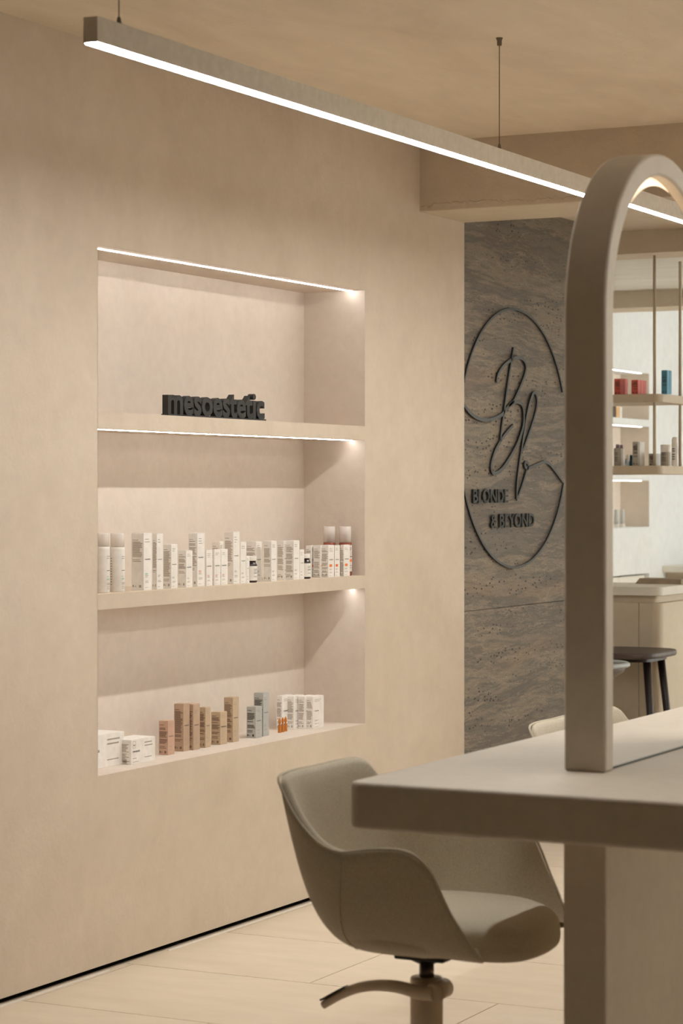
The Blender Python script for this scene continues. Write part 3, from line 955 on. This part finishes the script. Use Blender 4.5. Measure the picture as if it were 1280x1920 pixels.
# bottom shelf
px_carton(110, 160, 233, 1383, NZ0, .105, 'wide white carton partly hidden by the left edge of the bottom niche', landscape=True, seed=50)
px_carton(205, 246, 291, 1388, NZ0, .070, 'low white carton lying on its side at the left of the bottom shelf', landscape=True, seed=51, para=.8)
ROW3 = [
 (297.5, 315, 327.5, 1352, .107, 'rose_card', 'short rose carton, leftmost of the coloured cartons on the bottom shelf'),
 (326, 344, 356, 1320, .118, 'taupe_card', 'tall pinkish taupe carton, left one of the matching pair'),
 (344.6, 362.5, 375, 1320.5, .107, 'taupe_card', 'tall pinkish taupe carton, right one of the matching pair'),
 (373, 385, 395.3, 1326.5, .110, 'sand_card', 'sand coloured carton just right of the tall taupe pair'),
 (395.6, 413, 426, 1335.5, .112, 'sand_card', 'shortest sand coloured carton in front of the tall sand one'),
 (419.5, 436.5, 448, 1308, .114, 'sand_card', 'tallest sand coloured carton, rightmost of the brown group'),
 (462, 479.5, 491.3, 1325.5, .108, 'silver_card', 'short silver grey carton in front of the tall silver one'),
 (475.5, 493.5, 504.5, 1299.5, .116, 'silver_card', 'tall silver grey carton near the amber ampoules'),
]
for k, (xl, xc, xr, yt, ins, mt, lab) in enumerate(ROW3):
    px_carton(xl, xc, xr, yt, NZ0, ins, lab, mat=mt, seed=60 + k, para=.58, ink='ink', group='coloured cartons on the bottom niche shelf')
for k, (xl, xc, xr, yt, ins, lab) in enumerate([
 (518, 529, 549, 1305, .165, 'white carton behind the amber ampoules, first of the four at the right'),
 (537.5, 551, 570, 1305.5, .138, 'white carton just right of the ampoules, second of the four'),
 (558.5, 571, 590, 1306, .108, 'white carton on the bottom shelf, third of the four'),
 (573, 586.5, 607, 1306.5, .082, 'rightmost white carton on the bottom shelf, its front fully visible')]):
    px_carton(xl, xc, xr, yt, NZ0, ins, lab, seed=80 + k, para=.6, group='white cartons at the right of the bottom niche shelf')
for k, (x, yb_, lab) in enumerate([(524, 1375, 'left of three small amber glass ampoules'), (530, 1373.5, 'middle of three small amber glass ampoules'), (535.2, 1372, 'right of three small amber glass ampoules')]):
    c = onZ(x, yb_ - 1, NZ0)
    if k: c.x = min(c.x, XL - .045)
    a = MB().lathe([(.0058, 0), (.0063, .001), (.0063, .024), (.0052, .028), (.0030, .0305), (.0040, .034), (.0050, .038), (.0046, .045), (.0022, .052), (.001, .054)], 16).build('glass_ampoule', 'ampoule_amber', loc=c)
    tag(a, lab + ' on the bottom shelf', 'ampoule', 'amber ampoules')
    MB().lathe([(.0066, .0262), (.0068, .0268), (.0066, .0274)], 16).build('score_ring', 'ink_brown', a)

# ------------------------------------------------------------------ the room beyond the table, seen in the mirror
def RX(xv): return 2 * XMIR - xv          # place of a thing from where its mirror image stands
XNV = 2 * XMIR - XR                       # mirror image of the wall with the small niche
nr = onX(1216.5, 701, XNV)
RY1, RY0 = nr.y, nr.y - 1.25
zz = lambda y: onX(1216.5, y, XNV).z
RN1, RS1T, RS1B, RS2T, RS2B, RN0 = zz(701), zz(787.5), zz(801), zz(889), zz(901.5), zz(987)
RD = abs(onY(1163.5, 800, RY1).x - XNV)
LR1, LR0 = zz(1074.5), .22
w = MB()
w.box(XR, XR + .3, 3.9, RY0, 0, 2.9).box(XR, XR + .3, RY1, YFAR, 0, 2.9)
w.box(XR, XR + .3, RY0, RY1, RN1, 2.9).box(XR, XR + .3, RY0, RY1, LR1, RN0 - .002).box(XR, XR + .3, RY0, RY1, 0, LR0)
struct(bx(XR + .01, XR + .3, YREAR, 3.9, 0, CEIL).build('wall_right_darkened', 'fill_cut_dark'))  # unseen near stretch, given an invented dark finish to reduce fill light
wr = struct(w.build('wall_right', 'white_plaster'), 'white wall with a small lit niche, seen in the mirror')
bx(XR + RD, XR + RD + .02, RY0, RY1, LR0, RN1).build('niche_back', 'niche_plaster', wr)
bx(XR + .0005, XR + RD, RY1 - .001, RY1 + .001, RN0, RN1).build('niche_side', 'niche_plaster', wr)
bx(XR, XR + RD, RY0, RY1, RS1B, RS1T).build('shelf', 'white_plaster', wr)
bx(XR, XR + RD, RY0, RY1, RS2B, RS2T).build('shelf', 'white_plaster', wr)
for zt in (RN1, RS1B, RS2B):
    o = bx(XR + .02, XR + .024, RY0 + .01, RY1 - .10, zt - .0025, zt).build('light_strip', 'led_far', wr)
# white drawer fronts in the recess under the niche
for k in range(2):
    ym = onX(1167.5, 1090, XNV).y
    a, b = (RY0 + .01, ym - .002) if k == 0 else (ym + .002, RY1 - .005)
    dc = bx(XR + .03, XR + .05, a, b, LR0, LR1 - .012).build('drawer_front', 'white_lacquer', wr, bevel=.002)

# back counter against the far part of that wall
pc = onX(1240.5, 1061, XNV)
bc = tag(empty('back_counter', (XR - .8, pc.y + .3, 0)), 'pale counter block against the far white wall, seen in the mirror', 'counter')
local(bx(XR - 1.7, XR - .001, pc.y, pc.y + .6, pc.z - .045, pc.z).build('worktop', 'bar_top', bevel=.004), bc)
local(bx(XR - 1.68, XR - .001, pc.y + .05, pc.y + .6, 0, pc.z - .085).build('cabinet', 'bar_front'), bc)
local(bx(XR - 1.66, XR - .001, pc.y + .08, pc.y + .6, pc.z - .085, pc.z - .045).build('recess', 'bar_front'), bc)

# bar
BH = 1.02
bp = onZ(1237.5, 1101.5, BH)
BY = bp.y; BX0 = RX(bp.x); BD = .52
bar = tag(empty('bar_counter', (BX0 + .7, BY + .26, 0)), 'beige bar counter with rounded corner, seen in the mirror', 'bar')
def rc(x0, x1, y0, y1, r):          # plan with the near left corner rounded
    p = [(x1, y0), (x1, y1), (x0, y1)]
    p += [(x0 + r - r * math.cos(math.radians(90 * k / 8)), y0 + r - r * math.sin(math.radians(90 * k / 8))) for k in range(9)]
    return p
local(MB().prism(rc(BX0, XR - .001, BY, BY + BD, .05), 'z', BH - .042, BH).build('worktop', 'bar_top', bevel=.002), bar)
local(MB().prism(rc(BX0 + .035, XR - .001, BY + .03, BY + BD, .04), 'z', BH - .078, BH - .042).build('shadow_gap', 'bar_front'), bar)
xj = RX(onY(1197, 1200, BY).x)
local(MB().prism(rc(BX0, xj - .0015, BY + .002, BY + BD, .05), 'z', 0, BH - .078).build('end_panel', 'bar_front'), bar)
local(bx(xj + .0015, XR - .001, BY + .002, BY + BD, 0, BH - .078).build('front_panel', 'bar_front'), bar)
# rough stone ledge along the back edge of the bar top
sp = onZ(1204, 1093, BH)
rg = random.Random(11)
m = MB(); top, bot = [], []
xs_ = [RX(sp.x) - .9 * k / 30 for k in range(31)]
xs_ = [x for x in xs_ if x > BX0 + .02]
zt_ = BH + .027
vs = []
for i, x in enumerate(xs_):
    f = rg.uniform(-.004, .004)
    tp = 0 if i else .018
    vs += [(x - (.0 if i else -.004), BY + BD - .12 + f, BH), (x - tp, BY + BD - .115 + rg.uniform(-.004, .004), zt_ + rg.uniform(-.002, .001)), (x - tp, BY + BD, zt_), (x, BY + BD, BH)]
fs = []
for i in range(len(xs_) - 1):
    for k in range(4): fs.append((4 * i + k, 4 * i + (k + 1) % 4, 4 * i + 4 + (k + 1) % 4, 4 * i + 4 + k))
fs += [(0, 1, 2, 3), tuple(4 * (len(xs_) - 1) + k for k in (3, 2, 1, 0))]
tag(m.add(vs, fs).build('stone_ledge', 'live_stone'), 'rough edged brown stone ledge lying on the bar top', 'slab')

# hanging two-tier shelf over the bar
HY_ = BY + .02
sT = [onY(1237, 738, HY_), onY(1237, 753.5, HY_), onY(1237, 873, HY_), onY(1237, 889, HY_)]
hx0 = RX(sT[0].x)
hs = tag(empty('hanging_shelf', (hx0 + .7, HY_ + .2, sT[3].z)), 'two tier beige shelf hung on rods over the bar, seen in the mirror', 'shelf')
HD = .46
for a, b in ((0, 1), (2, 3)):
    local(MB().prism(rc(hx0, XR - .12, HY_, HY_ + HD, .05), 'z', sT[b].z, sT[a].z).build('shelf_board', 'bar_front', bevel=.002), hs)
r1 = onY(1226.5, 600, HY_ + .05)
r2 = onX(1274.5, 600, r1.x)
for xx in (RX(r1.x), RX(r1.x) + 1.1):
    for yy in (r1.y, r2.y):
        local(MB().tube([(xx, yy, sT[3].z), (xx, yy, DZ)], .0075, 10).build('rod', 'bar_front'), hs)

def vcarton(xl, xc, xr, yt, zs, ins, label, mat, yb_front=None, cat_name='product_carton', group=None):
    Y = HY_ + ins
    a, c = onY(xl, 800, Y), onY(xc, 800, Y)
    d = onX(xr, 800, c.x).y - Y
    h = onY(xc, yt, Y).z - zs
    return carton(cat_name, (RX(c.x), Y, zs), c.x - a.x, d - .001, h, mat, label, sgn=-1, front=False, seed=int(xl), para=.4, group=group)
Z1, Z2 = sT[0].z, sT[2].z
GR = 'cartons on the hanging shelf'
vcarton(1151, 1162.3, 1169, 710, Z1, .03, 'front red carton of the pair at the left of the upper hanging shelf', 'red_card', group=GR)
vcarton(1159, 1170, 1177, 710, Z1, .105, 'rear red carton of the pair at the left of the upper hanging shelf', 'red_card', group=GR)
vcarton(1183, 1195.5, 1201, 712, Z1, .03, 'front red carton of the three near the rod on the upper hanging shelf', 'red_card', group=GR)
vcarton(1189, 1201.3, 1206.7, 712.5, Z1, .077, 'middle red carton of the three near the rod on the upper hanging shelf', 'red_card', group=GR)
vcarton(1195, 1207, 1212, 713, Z1, .124, 'rear red carton of the three near the rod on the upper hanging shelf', 'red_card', group=GR)
vcarton(1239.5, 1250, 1254.5, 694, Z1, .03, 'front tall blue carton on the upper hanging shelf', 'blue_card', group=GR)
vcarton(1244.5, 1254.7, 1259, 694.5, Z1, .068, 'rear tall blue carton on the upper hanging shelf', 'blue_card', group=GR)
vcarton(1185, 1195.5, 1199, 828, Z2, .03, 'tall silver carton on the lower hanging shelf, in front', 'grey_card', group=GR)
vcarton(1190, 1199.4, 1208, 828.5, Z2, .062, 'tall white carton right behind the silver one on the lower hanging shelf', 'white_card', group=GR)
vcarton(1215.5, 1229, 1234, 850.5, Z2, .12, 'low grey carton behind the rod on the lower hanging shelf', 'grey_card', group=GR)
vcarton(1222, 1233.5, 1238, 850.5, Z2, .16, 'low dark grey carton behind the grey one on the lower hanging shelf', 'silver_card', group=GR)

def vbottle(xa, xb, yt, zs, ins, prof, mat, label, cap=None, cat='bottle', name='product_bottle'):
    Y = HY_ + ins
    a, b = onY(xa, 800, Y), onY(xb, 800, Y)
    c = (a + b) / 2
    zc_ = -c.x * SN + c.y * CS
    r = (xb - xa) / 2 * zc_ / F_PX
    h = onY((xa + xb) / 2, yt, Y).z - zs
    o = MB().lathe([(r * p, h * q) for p, q in prof], 20).build(name, mat, loc=(RX(c.x), Y, zs))
    tag(o, label, cat)
    if cap:
        cm, cp = cap
        MB().lathe([(r * p, h * q) for p, q in cp], 16).build('cap', cm, o)
    m = MB(); rr = r * 1.01
    for z in (.22, .30, .38, .50, .58):
        vs = []
        for i in range(6):
            an = math.radians(-110 + 50 * i / 5)
            vs += [(rr * math.cos(an), rr * math.sin(an), h * z), (rr * math.cos(an), rr * math.sin(an), h * (z + .03))]
        m.add(vs, [(2 * i, 2 * i + 2, 2 * i + 3, 2 * i + 1) for i in range(5)])
    m.build('print', 'ink', o)['kind'] = 'stuff'
    return o
BP = [(.95, 0), (1, .02), (1, .78), (.9, .82), (.5, .83)]
CP = [(.52, .83), (.52, .97), (.46, 1.0)]
vbottle(1150.5, 1164.5, 833, Z2, .07, BP, 'grey_card', 'grey bottle with purple cap at the left of the lower hanging shelf', ('purple_cap', CP))
vbottle(1159, 1170, 834, Z2, .15, BP, 'white_plastic', 'pale bottle with purple cap behind the grey one on the lower hanging shelf', ('purple_cap', CP))
vbottle(1170.5, 1179, 852, Z2, .06, [(.95, 0), (1, .02), (1, .42), (.6, .5), (.5, .52)], 'pale_blue', 'small pale blue bottle on the lower hanging shelf', ('white_plastic', [(.6, .52), (.6, .97), (.5, 1)]))
vbottle(1179, 1186.5, 853, Z2, .09, [(.95, 0), (1, .02), (1, .42), (.6, .5), (.5, .52)], 'deep_blue', 'small deep blue bottle on the lower hanging shelf', ('deep_blue', [(.65, .52), (.65, .97), (.5, 1)]))
vbottle(1238, 1257.5, 833.5, Z2, .10, [(.93, 0), (1, .02), (1, .62), (.98, .64)], 'grey_card', 'wide pale tub with lid on the lower hanging shelf', ('white_plastic', [(1.0, .65), (1.02, .67), (1.02, .97), (.97, 1)]), 'tub', 'cosmetic_tub')
vbottle(1258.5, 1271, 819.5, Z2, .14, [(.9, 0), (1, .02), (.98, .6), (.9, .62)], 'white_plastic', 'tall pale tube near the right rod on the lower hanging shelf', ('white_plastic', [(.92, .63), (.92, .9), (.8, .97), (.5, 1)]), 'tube', 'cosmetic_tube')

# things in the small niche of the white wall
def ncarton(xl, xc, xr, yt, zs, ins, label, mat):
    Xv = XNV - ins
    c = onX(xc, 800, Xv); d = onX(xr, 800, Xv).y - c.y
    a = onY(xl, 800, c.y)
    h = onX(xc, yt, Xv).z - zs
    return carton('product_carton', (RX(Xv), c.y, zs), c.x - a.x, d, h, mat, label, sgn=-1, front=False, seed=int(xl * 3), para=.4)
ncarton(1143, 1150.5, 1154.5, 760, RS1T, .03, 'dark carton in the top compartment of the small niche, seen in the mirror', 'dark_book')
ncarton(1149, 1155, 1161, 762, RS1T, .05, 'amber carton in the top compartment of the small niche, seen in the mirror', 'amber_book')
ncarton(1157, 1161.5, 1166, 763, RS1T, .05, 'pale carton in the top compartment of the small niche, seen in the mirror', 'white_card')
def ntube(xa, xb, yt, ins, label):
    Xv = XNV - ins
    c = onX((xa + xb) / 2, 900, Xv); zc_ = -c.x * SN + c.y * CS
    r = (xb - xa) / 2 * zc_ / F_PX
    h = onX((xa + xb) / 2, yt, Xv).z - RN0
    o = MB().lathe([(r * .95, 0), (r, .004), (r, h * .18), (r * .9, h * .2)], 18).build('cosmetic_tube', 'white_plastic', loc=(RX(Xv), c.y, RN0))
    MB().lathe([(r * .88, h * .2), (r * .92, h * .5), (r * .8, h * .98), (r * .7, h)], 18).build('tube_body', 'silver_card', o)
    return tag(o, label, 'tube')
ntube(1150, 1160.5, 955, .05, 'left pale tube at the bottom of the small niche, seen in the mirror')
ntube(1161, 1171, 955, .05, 'right pale tube at the bottom of the small niche, seen in the mirror')

# stools at the bar
SH = .73
pf = onZ(1221, 1227, SH); pr = onZ(1193, 1212.5, SH)
sx = RX(pf.x)
st = tag(empty('bar_stool', (sx + .21, (pf.y + pr.y) / 2, 0)), 'dark wooden bar stool with flat seat at the bar, seen in the mirror', 'stool')
sy0, sy1 = pf.y, pr.y
m = MB()
hy = (sy1 - sy0) / 2
poly = []
for k in range(40):
    a = 2 * PI * k / 40
    poly.append((.21 * math.copysign(abs(math.cos(a)) ** .5, math.cos(a)), hy * math.copysign(abs(math.sin(a)) ** .6, math.sin(a))))
m.prism(poly, 'z', SH - .028, SH).build('seat', 'stool_seat_wood', st, bevel=.011, seg=3)
MB().prism([(x * .8, y * .8) for x, y in poly], 'z', SH - .045, SH - .027).build('under_frame', 'dark_wood', st)
for ax in (-1, 1):
    for ay in (-1, 1):
        MB().tube([(ax * .135, ay * .10, SH - .03), (ax * .20, ay * .15, 0)], [.019, .0145], 12).build('leg', 'dark_wood', st)
for ay in (-1, 1):
    MB().tube([(-.178, ay * .133, .22), (.178, ay * .133, .22)], .009, 8).build('stretcher', 'dark_wood', st)
for ax in (-1, 1):
    MB().tube([(ax * .178, -.133, .22), (ax * .178, .133, .22)], .009, 8).build('stretcher', 'dark_wood', st)
# second stool with round shell seat
q = onY(1171.5, 1248, sy0 - .45)
s2 = tag(empty('round_stool', (RX(q.x) + .20, sy0 - .45, 0)), 'stool with round grey rimmed seat beside the dark bar stool, seen in the mirror', 'stool')
zq = q.z
MB().lathe([(.02, zq - .10), (.12, zq - .075), (.18, zq - .035), (.20, zq)], 40).build('seat', 'stool_leather', s2)
MB().tube([(.2 * math.cos(2 * PI * k / 40), .2 * math.sin(2 * PI * k / 40), zq) for k in range(40)], .011, 10, closed=True).build('rim', 'stool_rim', s2)
for k in range(4):
    a = PI / 4 + k * PI / 2
    MB().tube([(.06 * math.cos(a), .06 * math.sin(a), zq - .085), (.21 * math.cos(a), .21 * math.sin(a), 0)], [.016, .012], 10).build('leg', 'black_metal', s2)
